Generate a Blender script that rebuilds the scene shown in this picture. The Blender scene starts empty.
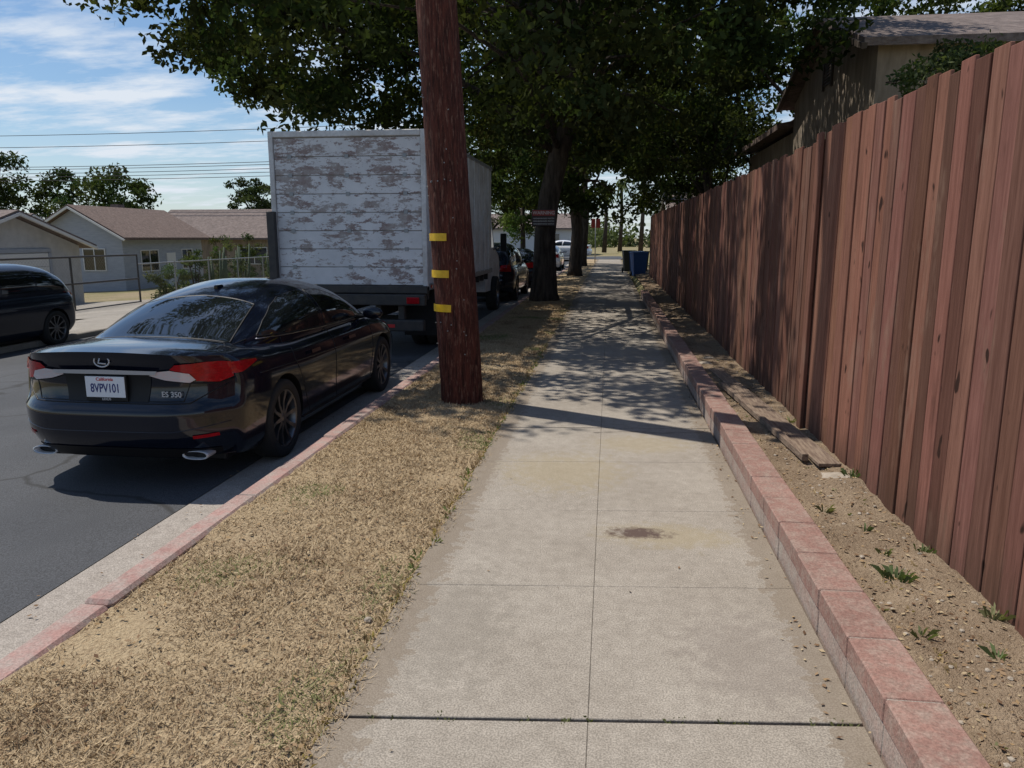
import bpy, bmesh, math, random
import numpy as np
from mathutils import Vector, Matrix
from mathutils.bvhtree import BVHTree
from mathutils.geometry import delaunay_2d_cdt
from mathutils import noise as mn
random.seed(7); rng=np.random.default_rng(11)
S=bpy.context.scene
C=S.collection
S.view_settings.view_transform='Standard'
S.view_settings.look='None'
S.view_settings.exposure=0

# ---------------------------------------------------------------- materials
def N(nt,t,**kw):
    n=nt.nodes.new(t)
    for k,v in kw.items(): setattr(n,k,v)
    return n
def base_mat(name):
    m=bpy.data.materials.new(name); m.use_nodes=True
    nt=m.node_tree; b=nt.nodes['Principled BSDF']
    return m,nt,b
def c4(c): return (c[0],c[1],c[2],1)
def noise(nt,scale,detail=3,rough=.55,vec=None,stretch=None):
    n=N(nt,'ShaderNodeTexNoise'); n.inputs['Scale'].default_value=scale
    n.inputs['Detail'].default_value=detail; n.inputs['Roughness'].default_value=rough
    if vec is None:
        g=N(nt,'ShaderNodeNewGeometry'); vec=g.outputs['Position']
    if stretch:
        mp=N(nt,'ShaderNodeMapping'); mp.inputs['Scale'].default_value=stretch
        nt.links.new(vec,mp.inputs['Vector']); vec=mp.outputs['Vector']
    nt.links.new(vec,n.inputs['Vector'])
    return n.outputs['Fac']
def ramp(nt,fac,p0,p1,c0=(0,0,0),c1=(1,1,1)):
    r=N(nt,'ShaderNodeValToRGB'); e=r.color_ramp.elements
    e[0].position=p0;e[1].position=p1;e[0].color=c4(c0);e[1].color=c4(c1)
    nt.links.new(fac,r.inputs['Fac']); return r.outputs['Color']
def mix(nt,fac,a,b,mode='MIX'):
    m=N(nt,'ShaderNodeMix',data_type='RGBA',blend_type=mode)
    def put(s,v):
        if isinstance(v,(int,float)): s.default_value=v
        elif isinstance(v,tuple): s.default_value=c4(v)
        else: nt.links.new(v,s)
    put(m.inputs[0],fac); put(m.inputs[6],a); put(m.inputs[7],b)
    return m.outputs[2]
def madd(nt,a,k,b):
    n=N(nt,'ShaderNodeMath',operation='MULTIPLY_ADD'); nt.links.new(a,n.inputs[0]); n.inputs[1].default_value=k
    if isinstance(b,(int,float)): n.inputs[2].default_value=b
    else: nt.links.new(b,n.inputs[2])
    return n.outputs[0]
def bump(nt,b,h,strength,dist=.01):
    bp=N(nt,'ShaderNodeBump'); bp.inputs['Strength'].default_value=strength; bp.inputs['Distance'].default_value=dist
    nt.links.new(h,bp.inputs['Height']); nt.links.new(bp.outputs['Normal'],b.inputs['Normal'])
def mk(name,col,rough=.6,metal=0,col2=None,nscale=5,lo=.35,hi=.65,bmp=None,coat=0,spec=.5,stretch=None,fine=None):
    m,nt,b=base_mat(name)
    out=None
    if col2 is not None:
        out=mix(nt,ramp(nt,noise(nt,nscale,3,.6,stretch=stretch),lo,hi),col,col2)
    if fine:
        f=ramp(nt,noise(nt,fine[0],2,.6),.3,.7,(1-fine[1],)*3,(1+fine[1],)*3)
        out=mix(nt,1.0,out if out is not None else col,f,'MULTIPLY')
    if out is None: b.inputs['Base Color'].default_value=c4(col)
    else: nt.links.new(out,b.inputs['Base Color'])
    b.inputs['Roughness'].default_value=rough; b.inputs['Metallic'].default_value=metal
    b.inputs['Specular IOR Level'].default_value=spec
    if coat: b.inputs['Coat Weight'].default_value=coat; b.inputs['Coat Roughness'].default_value=.03
    if bmp: bump(nt,b,noise(nt,bmp[0],2,.6),bmp[1],bmp[2] if len(bmp)>2 else .01)
    return m
def leaf_mat(name,trans=.35):
    m=bpy.data.materials.new(name); m.use_nodes=True; nt=m.node_tree; nt.nodes.clear()
    o=N(nt,'ShaderNodeOutputMaterial'); a=N(nt,'ShaderNodeAttribute',attribute_name='col')
    d=N(nt,'ShaderNodeBsdfDiffuse')
    t=N(nt,'ShaderNodeBsdfTranslucent'); mx=N(nt,'ShaderNodeMixShader'); mx.inputs[0].default_value=trans
    nt.links.new(a.outputs['Color'],d.inputs['Color'])
    tc=mix(nt,1.0,a.outputs['Color'],(1.5,1.7,.7),'MULTIPLY')
    nt.links.new(tc,t.inputs['Color'])
    nt.links.new(d.outputs[0],mx.inputs[1]); nt.links.new(t.outputs[0],mx.inputs[2]); nt.links.new(mx.outputs[0],o.inputs['Surface'])
    return m
LEAF=leaf_mat('leaf',.22)
m=bpy.data.materials.new('straw'); m.use_nodes=True; STRAW=m; nt=m.node_tree; nt.nodes.clear()
o=N(nt,'ShaderNodeOutputMaterial'); a=N(nt,'ShaderNodeAttribute',attribute_name='col'); d=N(nt,'ShaderNodeBsdfDiffuse')
nt.links.new(a.outputs['Color'],d.inputs['Color']); nt.links.new(d.outputs[0],o.inputs['Surface'])

def concrete(name,c1,c2,stains=False):
    m,nt,b=base_mat(name)
    big=noise(nt,1.1,4,.65); mid=noise(nt,14,4,.7); fine=noise(nt,150,1,.7)
    col=mix(nt,ramp(nt,big,.3,.7),c1,c2)
    col=mix(nt,1.0,col,ramp(nt,fine,.36,.66,(.68,.68,.68),(1.22,1.22,1.22)),'MULTIPLY')
    col=mix(nt,1.0,col,ramp(nt,mid,.3,.72,(.84,.83,.82),(1.1,1.1,1.1)),'MULTIPLY')
    if stains:
        g=N(nt,'ShaderNodeNewGeometry')
        for cx,cy,rx,ry,cc,st in [(.36,4.15,.42,.2,(.32,.26,.14),.40),(-.3,5.3,.5,.5,(.34,.28,.16),.4),(.3,6.1,.45,.3,(.34,.28,.16),.35),(-.62,3.0,.25,.6,(.2,.18,.15),.3),(.6,2.9,.3,.4,(.2,.17,.15),.3),(.20,4.17,.19,.085,(.08,.05,.045),.9)]:
            mp=N(nt,'ShaderNodeMapping'); mp.inputs['Location'].default_value=(-cx/rx,-cy/ry,0); mp.inputs['Scale'].default_value=(1/rx,1/ry,0)
            nt.links.new(g.outputs['Position'],mp.inputs['Vector'])
            ln=N(nt,'ShaderNodeVectorMath',operation='LENGTH'); nt.links.new(mp.outputs['Vector'],ln.inputs[0])
            r_=madd(nt,mid,2.2,ln.outputs['Value'])
            s=ramp(nt,madd(nt,r_,.5,-.5),.3,.6,(st,)*3,(0,0,0))
            col=mix(nt,s,col,cc)
        sx=N(nt,'ShaderNodeSeparateXYZ'); nt.links.new(g.outputs['Position'],sx.inputs[0])
        ab=N(nt,'ShaderNodeMath',operation='ABSOLUTE'); nt.links.new(sx.outputs[0],ab.inputs[0])
        e=ramp(nt,madd(nt,mid,.4,ab.outputs[0]),.98,1.15,(0,0,0),(.55,.55,.55))
        col=mix(nt,e,col,(.17,.13,.09))
    nt.links.new(col,b.inputs['Base Color']); b.inputs['Roughness'].default_value=.92; b.inputs['Specular IOR Level'].default_value=.2
    bump(nt,b,fine,.3,.004)
    return m
M_side=concrete('sidewalk_concrete',(.295,.262,.220),(.365,.33,.282),True)
M_conc=concrete('concrete',(.27,.25,.22),(.36,.33,.29))
M_gut=concrete('gutter_concrete',(.32,.285,.25),(.40,.365,.325))

m,nt,b=base_mat('asphalt'); M_asph=m
fine=noise(nt,120,1,.7)
col=mix(nt,ramp(nt,noise(nt,.5,4,.6),.3,.7),(.036,.039,.045),(.064,.067,.074))
col=mix(nt,1.0,col,ramp(nt,fine,.3,.7,(.5,.5,.5),(1.6,1.6,1.6)),'MULTIPLY')
vor=N(nt,'ShaderNodeTexVoronoi',feature='DISTANCE_TO_EDGE'); vor.inputs['Scale'].default_value=.45
g=N(nt,'ShaderNodeNewGeometry'); nd=N(nt,'ShaderNodeTexNoise'); nd.inputs['Scale'].default_value=1.5; nd.inputs['Detail'].default_value=3
nt.links.new(g.outputs['Position'],nd.inputs['Vector'])
mx=mix(nt,.25,g.outputs['Position'],nd.outputs['Color']); nt.links.new(mx,vor.inputs['Vector'])
col=mix(nt,ramp(nt,vor.outputs['Distance'],.002,.008,(1,1,1),(0,0,0)),col,(.018,.018,.018))
nt.links.new(col,b.inputs['Base Color']); b.inputs['Roughness'].default_value=.85; bump(nt,b,fine,.6,.006)

m,nt,b=base_mat('dry_lawn'); M_lawn=m
f45=noise(nt,45,4,.75)
col=mix(nt,ramp(nt,noise(nt,2.2,4,.7),.35,.62),(.37,.28,.17),(.25,.175,.11))
col=mix(nt,ramp(nt,f45,.35,.6),col,(.44,.345,.22))
col=mix(nt,ramp(nt,f45,.28,.42,(.7,.7,.7),(0,0,0)),col,(.14,.10,.06))
nt.links.new(col,b.inputs['Base Color']); b.inputs['Roughness'].default_value=1; b.inputs['Specular IOR Level'].default_value=.1
bump(nt,b,noise(nt,60,2,.8),1,.025)
m,nt,b=base_mat('soil'); M_soil=m
f55=noise(nt,50,4,.8)
col=mix(nt,ramp(nt,noise(nt,3,4,.7),.3,.7),(.20,.145,.098),(.32,.245,.17))
col=mix(nt,ramp(nt,f55,.55,.68),col,(.40,.32,.225))
col=mix(nt,ramp(nt,f55,.30,.40,(1,1,1),(0,0,0)),col,(.09,.06,.035))
nt.links.new(col,b.inputs['Base Color']); b.inputs['Roughness'].default_value=1; b.inputs['Specular IOR Level'].default_value=.1
bump(nt,b,noise(nt,45,3,.8),1,.03)
M_ground=mk('ground_far',(.27,.22,.14),1,0,(.17,.16,.07),.25,spec=.1,fine=(8,.3))

def worn_paint(name,paint,under,sc,lo,hi,rough=.85,dirt=.25):
    m,nt,b=base_mat(name)
    f=ramp(nt,noise(nt,sc,5,.72),lo,hi); f3=noise(nt,3,3,.6); ff=noise(nt,90,2,.7)
    p2=mix(nt,ramp(nt,f3,.3,.7),tuple(x*.85 for x in paint),tuple(min(1,x*1.2) for x in paint))
    col=mix(nt,f,p2,under)
    col=mix(nt,1.0,col,ramp(nt,ff,.3,.7,(1-dirt,)*3,(1+dirt*.6,)*3),'MULTIPLY')
    nt.links.new(col,b.inputs['Base Color']); b.inputs['Roughness'].default_value=rough; b.inputs['Specular IOR Level'].default_value=.2
    bump(nt,b,ff,.4,.006)
    return m
M_curb=worn_paint('faded_red_curb',(.36,.215,.190),(.36,.31,.275),9,.38,.68,dirt=.3)
M_block=worn_paint('red_block_cap',(.265,.155,.128),(.34,.275,.23),14,.42,.78,dirt=.3)
M_block2=worn_paint('block_base',(.33,.235,.20),(.38,.335,.29),8,.35,.7,dirt=.3)

m,nt,b=base_mat('red_fence_wood'); M_fence=m
a=N(nt,'ShaderNodeAttribute',attribute_name='col')
gr=noise(nt,6,4,.7,stretch=(6,6,.35))
col=mix(nt,ramp(nt,gr,.3,.7),(.125,.056,.040),(.225,.110,.080))
col=mix(nt,1.0,col,a.outputs['Color'],'MULTIPLY')
n3=noise(nt,3,4,.7,stretch=(1.5,1.5,.5))
col=mix(nt,ramp(nt,n3,.56,.76,(0,0,0),(.65,.65,.65)),col,(.25,.165,.122))
col=mix(nt,ramp(nt,n3,.26,.42,(.55,.55,.55),(0,0,0)),col,(.085,.04,.03))
col=mix(nt,ramp(nt,noise(nt,9,2,.5,stretch=(1,1,.5)),.70,.735),col,(.035,.018,.014))
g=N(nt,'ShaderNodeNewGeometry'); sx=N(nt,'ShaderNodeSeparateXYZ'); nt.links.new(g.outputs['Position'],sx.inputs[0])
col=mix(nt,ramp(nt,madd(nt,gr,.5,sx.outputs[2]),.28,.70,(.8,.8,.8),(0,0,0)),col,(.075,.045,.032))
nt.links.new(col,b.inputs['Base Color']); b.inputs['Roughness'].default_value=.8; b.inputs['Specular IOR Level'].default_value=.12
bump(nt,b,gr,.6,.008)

m,nt,b=base_mat('creosote_pole'); M_pole=m
f=noise(nt,9,4,.7,stretch=(5,5,.45))
col=mix(nt,ramp(nt,f,.35,.62),(.034,.013,.010),(.135,.042,.028))
col=mix(nt,ramp(nt,noise(nt,16,4,.75,stretch=(3,3,.4)),.54,.66),col,(.23,.12,.085))
nt.links.new(col,b.inputs['Base Color']); b.inputs['Roughness'].default_value=.8; b.inputs['Specular IOR Level'].default_value=.2
bump(nt,b,f,1,.03)
M_bark=mk('bark',(.042,.034,.028),.95,0,(.10,.08,.065),4,stretch=(3,3,.5),bmp=(14,1,.03),spec=.1)

m,nt,b=base_mat('peeling_truck_paint'); M_truck=m
f1=noise(nt,3.6,7,.80,stretch=(1,1,2.6)); f2=noise(nt,1.1,2,.5)
peel=ramp(nt,madd(nt,f2,.30,f1),.672,.684)
white=mix(nt,ramp(nt,noise(nt,2,4,.7),.3,.7),(.60,.60,.61),(.76,.76,.77))
under=mix(nt,ramp(nt,noise(nt,7,3,.7),.4,.6),(.27,.20,.185),(.38,.34,.32))
nt.links.new(mix(nt,peel,white,under),b.inputs['Base Color']); b.inputs['Roughness'].default_value=.6
M_twhite=mk('truck_white',(.66,.66,.66),.5,0,(.50,.48,.46),3,fine=(20,.1))
M_tseam=mk('truck_seam',(.22,.20,.19),.8,0,(.4,.38,.36),8)
M_dark=mk('dark_steel',(.025,.025,.027),.55,0,(.05,.045,.04),8)
M_black=mk('black_plastic',(.010,.010,.011),.5,spec=.3)
M_rub=mk('tyre_rubber',(.018,.018,.018),.85,bmp=(60,.3,.003))
M_paint=mk('navy_black_paint',(.004,.006,.014),.12,.0,coat=.55,spec=.35)
M_paintb=mk('black_paint_far',(.010,.013,.022),.2,.0,coat=.6,spec=.3)
M_paintw=mk('white_paint_far',(.75,.75,.76),.25,.0,coat=1)
M_glass=mk('tinted_glass',(.008,.010,.012),.03,0,spec=.8,coat=.5)
M_chrome=mk('chrome',(.72,.73,.75),.12,1)
M_satin=mk('satin_trim',(.52,.53,.55),.3,.35)
M_alloy=mk('alloy',(.16,.165,.175),.35,.9)
M_red=mk('red_lens',(.27,.003,.007),.15,0,(.40,.005,.010),30,coat=.25,spec=.25,stretch=(1,1,3))
M_clear=mk('clear_lens',(.55,.54,.54),.12,0,(.62,.48,.47),30,coat=.6,stretch=(1,1,4))
M_plate=mk('plate_white',(.75,.76,.78),.4)
M_pblue=mk('plate_blue',(.02,.03,.16),.4)
M_pred=mk('plate_red',(.55,.03,.03),.4)
M_yellow=mk('yellow_reflector',(.80,.50,.01),.45,0,(.65,.38,.01),20)
M_bluebin=mk('blue_plastic',(.02,.07,.22),.5)
M_binblk=mk('dark_bin',(.03,.035,.03),.5)
M_galv=mk('galvanised',(.30,.31,.32),.5,.5)
M_stuccoL=mk('pale_stucco',(.42,.43,.44),.9,0,(.50,.51,.52),3,bmp=(40,.3))
M_stuccoB=mk('blue_grey_siding',(.30,.33,.38),.85,0,(.36,.39,.44),2,stretch=(1,1,6))
M_stuccoT=mk('tan_stucco',(.30,.245,.185),.9,0,(.19,.15,.11),1.6,stretch=(3,3,.7),bmp=(30,.4))
M_roof=mk('brown_shingles',(.105,.070,.056),.95,0,(.175,.125,.105),9,stretch=(1,1,5),bmp=(20,.8,.02),fine=(6,.25))
M_roof2=mk('aged_shingles',(.12,.088,.078),.95,0,(.19,.155,.14),7,stretch=(1,3,3),bmp=(20,.8,.02),fine=(4,.25))
M_trim=mk('white_trim',(.66,.66,.64),.6)
M_btrim=mk('dark_trim',(.06,.045,.035),.7)
M_wood=mk('weathered_plank',(.12,.08,.058),.9,0,(.24,.18,.13),8,stretch=(8,.8,8),bmp=(20,.8,.01))
M_stone=mk('rock',(.28,.24,.19),.95,0,(.38,.33,.27),15,bmp=(30,.8))
M_sign=mk('sign_dark',(.05,.03,.03),.5)
M_signr=mk('sign_red',(.40,.05,.04),.5)

# ---------------------------------------------------------------- mesh helpers
def link(o,parent=None):
    C.objects.link(o)
    if parent: o.parent=parent
    return o
def empty(name,loc=(0,0,0),rot=(0,0,0)):
    e=bpy.data.objects.new(name,None); e.location=loc; e.rotation_euler=rot; e.empty_display_size=.2
    C.objects.link(e); return e
def mesh(name,V,F,mat,parent=None,smooth=False):
    me=bpy.data.meshes.new(name); me.from_pydata([tuple(v) for v in V],[],[tuple(f) for f in F]); 
    mats=mat if isinstance(mat,(list,tuple)) else [mat]
    for mm in mats: me.materials.append(mm)
    if smooth: me.polygons.foreach_set('use_smooth',[True]*len(me.polygons))
    me.update()
    return link(bpy.data.objects.new(name,me),parent)
def quadmesh(name,V,mat,parent=None,cols=None,k=4):
    V=np.ascontiguousarray(V,dtype=np.float32); n=len(V)//k
    me=bpy.data.meshes.new(name); me.vertices.add(len(V)); me.vertices.foreach_set('co',V.ravel())
    me.loops.add(n*k); me.loops.foreach_set('vertex_index',np.arange(n*k,dtype=np.int32))
    me.polygons.add(n); me.polygons.foreach_set('loop_start',np.arange(0,n*k,k,dtype=np.int32))
    try: me.polygons.foreach_set('loop_total',np.full(n,k,dtype=np.int32))
    except Exception: pass
    me.materials.append(mat); me.update(calc_edges=True)
    if cols is not None:
        a=me.color_attributes.new('col','FLOAT_COLOR','POINT')
        cc=np.ones((len(V),4),dtype=np.float32); cc[:,:3]=np.repeat(cols,k,axis=0); a.data.foreach_set('color',cc.ravel())
    return link(bpy.data.objects.new(name,me),parent)
BOXF=[(0,3,2,1),(4,5,6,7),(0,1,5,4),(1,2,6,5),(2,3,7,6),(3,0,4,7)]
def boxv(x0,x1,y0,y1,z0,z1): return [(x0,y0,z0),(x1,y0,z0),(x1,y1,z0),(x0,y1,z0),(x0,y0,z1),(x1,y0,z1),(x1,y1,z1),(x0,y1,z1)]
def box(name,x0,x1,y0,y1,z0,z1,mat,parent=None,bev=0,seg=2):
    bm=bmesh.new(); vs=[bm.verts.new(v) for v in boxv(x0,x1,y0,y1,z0,z1)]
    for f in BOXF: bm.faces.new([vs[i] for i in f])
    if bev: bmesh.ops.bevel(bm,geom=list(bm.edges),offset=bev,segments=seg,affect='EDGES',profile=.5)
    me=bpy.data.meshes.new(name); bm.to_mesh(me); bm.free(); me.materials.append(mat)
    return link(bpy.data.objects.new(name,me),parent)
def boxes(name,L,mat,parent=None,bev=0,colf=None,rotj=0,skew=0):
    bm=bmesh.new(); lay=bm.verts.layers.float_color.new('col')
    for i,b_ in enumerate(L):
        vs=[bm.verts.new(v) for v in boxv(*b_[:6])]
        cc=colf(i) if colf else (1,1,1,1)
        for f in BOXF: bm.faces.new([vs[k] for k in f])
        if rotj:
            c=Vector(((b_[0]+b_[1])/2,(b_[2]+b_[3])/2,(b_[4]+b_[5])/2))
            bmesh.ops.rotate(bm,verts=vs,cent=c,matrix=Matrix.Rotation(random.uniform(-rotj,rotj),3,'X')@Matrix.Rotation(random.uniform(-rotj,rotj)*.7,3,'Y')@Matrix.Rotation(random.uniform(-rotj,rotj)*5,3,'Z'))
        for v in vs: v[lay]=cc; v.co.y+=skew*v.co.x
    if bev: bmesh.ops.bevel(bm,geom=list(bm.edges),offset=bev,segments=1,affect='EDGES')
    me=bpy.data.meshes.new(name); bm.to_mesh(me); bm.free(); me.materials.append(mat)
    return link(bpy.data.objects.new(name,me),parent)
def tube(name,P,R,mat,parent=None,seg=10,caps=True,wob=0,smooth=True):
    V,F=tube_geo(P,R,seg,caps,wob); return mesh(name,V,F,mat,parent,smooth)
def tube_geo(P,R,seg=10,caps=True,wob=0,off=0):
    P=[Vector(p) for p in P]; n=len(P)
    if not hasattr(R,'__len__'): R=[R]*n
    V=[];F=[]; prev=None
    for i in range(n):
        t=(P[min(i+1,n-1)]-P[max(i-1,0)]).normalized()
        if prev is None: a=t.orthogonal().normalized()
        else:
            a=(prev-t*prev.dot(t)); a=a.normalized() if a.length>1e-6 else t.orthogonal().normalized()
        prev=a; b_=t.cross(a)
        for k in range(seg):
            th=2*math.pi*k/seg; r=R[i]*(1+ (random.uniform(-wob,wob) if wob else 0))
            V.append(P[i]+a*math.cos(th)*r+b_*math.sin(th)*r)
    for i in range(n-1):
        for k in range(seg):
            k2=(k+1)%seg; F.append((off+i*seg+k,off+i*seg+k2,off+(i+1)*seg+k2,off+(i+1)*seg+k))
    if caps:
        F.append(tuple(off+k for k in range(seg))[::-1]); F.append(tuple(off+(n-1)*seg+k for k in range(seg)))
    return V,F
def lathe(name,prof,mat,parent,axis='X',seg=40,loc=(0,0,0),smooth=True):
    V=[];F=[];n=len(prof)
    for k in range(seg):
        th=2*math.pi*k/seg
        for (a,r) in prof: V.append((a+loc[0],r*math.cos(th)+loc[1],r*math.sin(th)+loc[2]))
    for k in range(seg):
        k2=(k+1)%seg
        for i in range(n-1): F.append((k*n+i,k2*n+i,k2*n+i+1,k*n+i+1))
    return mesh(name,V,F,mat,parent,smooth)
def text(name,s,size,loc,rot,mat,parent,ext=.002,sx=1.0):
    cu=bpy.data.curves.new(name,'FONT'); cu.body=s; cu.size=size; cu.extrude=ext; cu.align_x='CENTER'; cu.align_y='CENTER'; cu.offset=size*.012
    o=bpy.data.objects.new(name+'_t',cu); C.objects.link(o); dg=bpy.context.evaluated_depsgraph_get(); dg.update()
    me=bpy.data.meshes.new_from_object(o.evaluated_get(dg)); bpy.data.objects.remove(o)
    me.materials.clear(); me.materials.append(mat)
    q=bpy.data.objects.new(name,me); q.location=loc; q.rotation_euler=rot; q.scale=(sx,1,1); return link(q,parent)

# ---------------------------------------------------------------- ground & paving
gx=[-600,-200,-60,-30,-20,-12.0,-11.7,-6,-2.6,-2.35,-1.5,0,.95,1.1,1.8,6,20,60,200,600]
gz=[-1.3,-1.3,-1.3,-1.3,-.9,-.56,-.75,-.45,-.32,-.12,-.1,-.1,-.08,.05,.08,.10,.1,.1,.1,.1]
gy=[-100,-20,0,20,40,60,80,120,300,1500]
V=[(x,y,z) for y in gy for x,z in zip(gx,gz)]; n=len(gx)
F=[(j*n+i,j*n+i+1,(j+1)*n+i+1,(j+1)*n+i) for j in range(len(gy)-1) for i in range(n-1)]
mesh('ground',V,F,M_ground)
def strip(name,xs,zs,ys,mat):
    n=len(xs)
    V=[(x,y,z) for y in ys for x,z in zip(xs,zs)]
    F=[(j*n+i,j*n+i+1,(j+1)*n+i+1,(j+1)*n+i) for j in range(len(ys)-1) for i in range(n-1)]
    return mesh(name,V,F,mat,None,True)
strip('road',[-11.5,-8.5,-5.5,-2.88],[-.52,-.35,-.205,-.168],list(np.linspace(-12,100,30)),M_asph)
strip('gutter',[-2.86,-2.64,-2.385],[-.160,-.166,-.150],list(np.linspace(-12,66,30)),M_gut)
L=[];y=-6
while y<62:
    L.append((-2.395+random.uniform(-.004,.004),-2.25,y+.003,y+1.5-.003,-.4,0.004+random.uniform(-.005,.005))); y+=1.5
boxes('curb',L,M_curb,bev=.018)
L=[];y=-10
while y<62:
    L.append((-11.66,-11.5,y+.004,y+3.0-.004,-.9,-.40)); y+=3.0
boxes('curb',L,M_conc,bev=.02)
L=[];y=2.41-1.05*5; k=-5
while y<60:
    g0=.008 if (k%4==0) else .0006; g1=.008 if ((k+1)%4==0) else .0006
    for (a,b_) in [(-.94,-.0356),(-.0344,.915)]:
        dz=random.uniform(-.001,.001)
        L.append((a,b_,y+g0,y+1.05-g1,-.11,dz))
    y+=1.05;k+=1
boxes('sidewalk',L,M_side,bev=.0028,skew=.10)
V=[];F=[]
def crack(pts,w):
    P=[]
    for i in range(len(pts)-1):
        a=Vector(pts[i]);b_=Vector(pts[i+1])
        for k in range(12): P.append(a.lerp(b_,k/12)+Vector((random.uniform(-.004,.004),random.uniform(-.006,.006))))
    P.append(Vector(pts[-1])); o_=len(V)
    for i,p in enumerate(P):
        ww=w*random.uniform(.3,1.2); V.append((p.x,p.y-ww,.0045)); V.append((p.x,p.y+ww,.0045))
    for i in range(len(P)-1): F.append((o_+2*i,o_+2*i+2,o_+2*i+3,o_+2*i+1))
crack([(-.1,6.42),(.2,6.50),(.5,6.47),(.89,6.58)],.005); crack([(-.9,10.3),(-.2,10.5),(.4,10.35),(.89,10.5)],.006)
mesh('sidewalk_crack',V,F,M_btrim)
strip('far_sidewalk',[-14.0,-11.68],[-.50,-.42],list(np.linspace(-12,60,20)),M_conc)
strip('driveway',[-21.2,-14.02],[-.88,-.50],[19,22,25,27.5],M_conc)
strip('cross_street',[-60,-20,0,60],[.02-1.0,-.3,.012,.12],[60.5,64,70],M_asph)
def gridsurf(name,x0,x1,y0,y1,nx,ny,zf,mat):
    X=np.linspace(x0,x1,nx);Y=np.linspace(y0,y1,ny)
    V=[(x,y,zf(x,y)) for y in Y for x in X]
    F=[(j*nx+i,j*nx+i+1,(j+1)*nx+i+1,(j+1)*nx+i) for j in range(ny-1) for i in range(nx-1)]
    return mesh(name,V,F,mat,None,True)
def zl(x,y): return -.012+.018*mn.noise(Vector((x*2,y*2,0)))+.012*mn.noise(Vector((x*9,y*9,3)))+.02*max(0,1-abs(x+1.6)/.7)
def zs(x,y): return .135+.03*mn.noise(Vector((x*2.2,y*2.2,7)))+.02*mn.noise(Vector((x*8,y*8,3)))+.008*mn.noise(Vector((x*25,y*25,9)))+.02*(x-1.2)
gridsurf('dry_lawn',-2.255,-.93,-1,60,24,600,zl,M_lawn)
gridsurf('soil',1.10,1.95,.5,45,22,800,zs,M_soil)
def blades(name,n,x0,x1,y0,y1,zf,h0,h1,w,green,ypow=1.0):
    x=rng.uniform(x0,x1,n); y=y0+(y1-y0)*rng.random(n)**ypow
    dens=np.array([mn.noise(Vector((a*1.7,b_*1.7,5))) for a,b_ in zip(x,y)])
    keep=dens>-.42+rng.uniform(-.2,.25,n); x=x[keep];y=y[keep];dens=dens[keep];n=len(x)
    z=np.array([zf(a,b_) for a,b_ in zip(x,y)])
    th=rng.uniform(0,2*np.pi,n); h=rng.uniform(h0,h1,n)*(1+.5*dens); ln=rng.uniform(.5,2.4,n)*h; ph=rng.uniform(0,2*np.pi,n)
    ww=w*(1+y*.12)
    a=np.stack([x-ww*np.cos(th),y-ww*np.sin(th),z],1); b_=np.stack([x+ww*np.cos(th),y+ww*np.sin(th),z],1)
    c=np.stack([x+ln*np.cos(ph),y+ln*np.sin(ph),z+h],1)
    V=np.stack([a,b_,c],1).reshape(-1,3)
    g=np.array([mn.noise(Vector((p*1.3+20,q*1.3,1))) for p,q in zip(x,y)])+rng.normal(0,.12,n)+green(x,y)
    t=rng.random((n,1))
    straw=np.array([.56,.44,.28])*t+np.array([.33,.24,.145])*(1-t)
    gr=np.array([.15,.18,.065])*t+np.array([.24,.24,.11])*(1-t)
    brn=np.array([[.22,.15,.09]])
    bn=(np.array([mn.noise(Vector((p*2.3,q*2.3,11))) for p,q in zip(x,y)])+rng.normal(0,.2,n)>.42)[:,None]
    col=np.where(bn,brn*(.6+.9*t),straw)
    return quadmesh(name,V,STRAW,None,np.where((g>.56)[:,None],gr,col).astype(np.float32),3)
blades('dry_grass',160000,-2.24,-.88,1.2,20,zl,.006,.028,.0022,lambda x,y:.36*np.clip(1-np.abs(x+1.03)/.25,0,1)+.06*(y>6),ypow=1.8)
def tuft(cx,cy,cz,n,r,h,col,out):
    for i in range(n):
        th=random.uniform(0,6.28);rr=r*random.random();x=cx+rr*math.cos(th);y=cy+rr*math.sin(th)
        l=h*random.uniform(.5,1);lean=random.uniform(.2,1.2)*l;w=.003+.003*random.random()
        out[0]+= [(x-w*math.sin(th),y+w*math.cos(th),cz),(x+w*math.sin(th),y-w*math.cos(th),cz),(x+lean*.5*math.cos(th)+w*math.sin(th),y+lean*.5*math.sin(th)-w*math.cos(th),cz+l*.8),(x+lean*math.cos(th),y+lean*math.sin(th),cz+l*.85)]
        k=random.uniform(.7,1.3);out[1].append(tuple(c*k for c in col))
o=[[],[]]
for (cx,cy,r,n_) in [(1.33,3.42,.05,45),(1.57,3.05,.03,20),(1.57,2.55,.04,30),(1.57,3.75,.03,16),(1.25,4.3,.02,12),(1.38,4.0,.02,12),(1.57,4.9,.04,24),(1.3,7.9,.05,26),(1.24,2.9,.03,14),(1.55,6.5,.03,14),(1.45,2.75,.02,10),(1.37,3.7,.02,10)]:
    tuft(cx,cy,zs(cx,cy)-.012,n_,r,.05+r*.5,random.choice([(.12,.155,.07),(.16,.18,.09),(.19,.19,.10)]),o)
for i in range(110):
    cx=random.uniform(1.14,1.58);cy=2+12*random.random()**1.5; tuft(cx,cy,zs(cx,cy)-.01,5,.015,.028,random.choice([(.19,.19,.10),(.42,.32,.19),(.35,.26,.15)]),o)
for x in np.arange(-.88,.88,.045):
    if mn.noise(Vector((x*4,1,1)))>-.05 and random.random()<.6: tuft(x,2.41+.1*x+random.uniform(-.01,.01),-.012,9,.02,.02,(.14,.15,.07),o)
    if random.random()<.25: tuft(x,6.61+.1*x,-.012,7,.02,.018,(.16,.15,.06),o)
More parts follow.
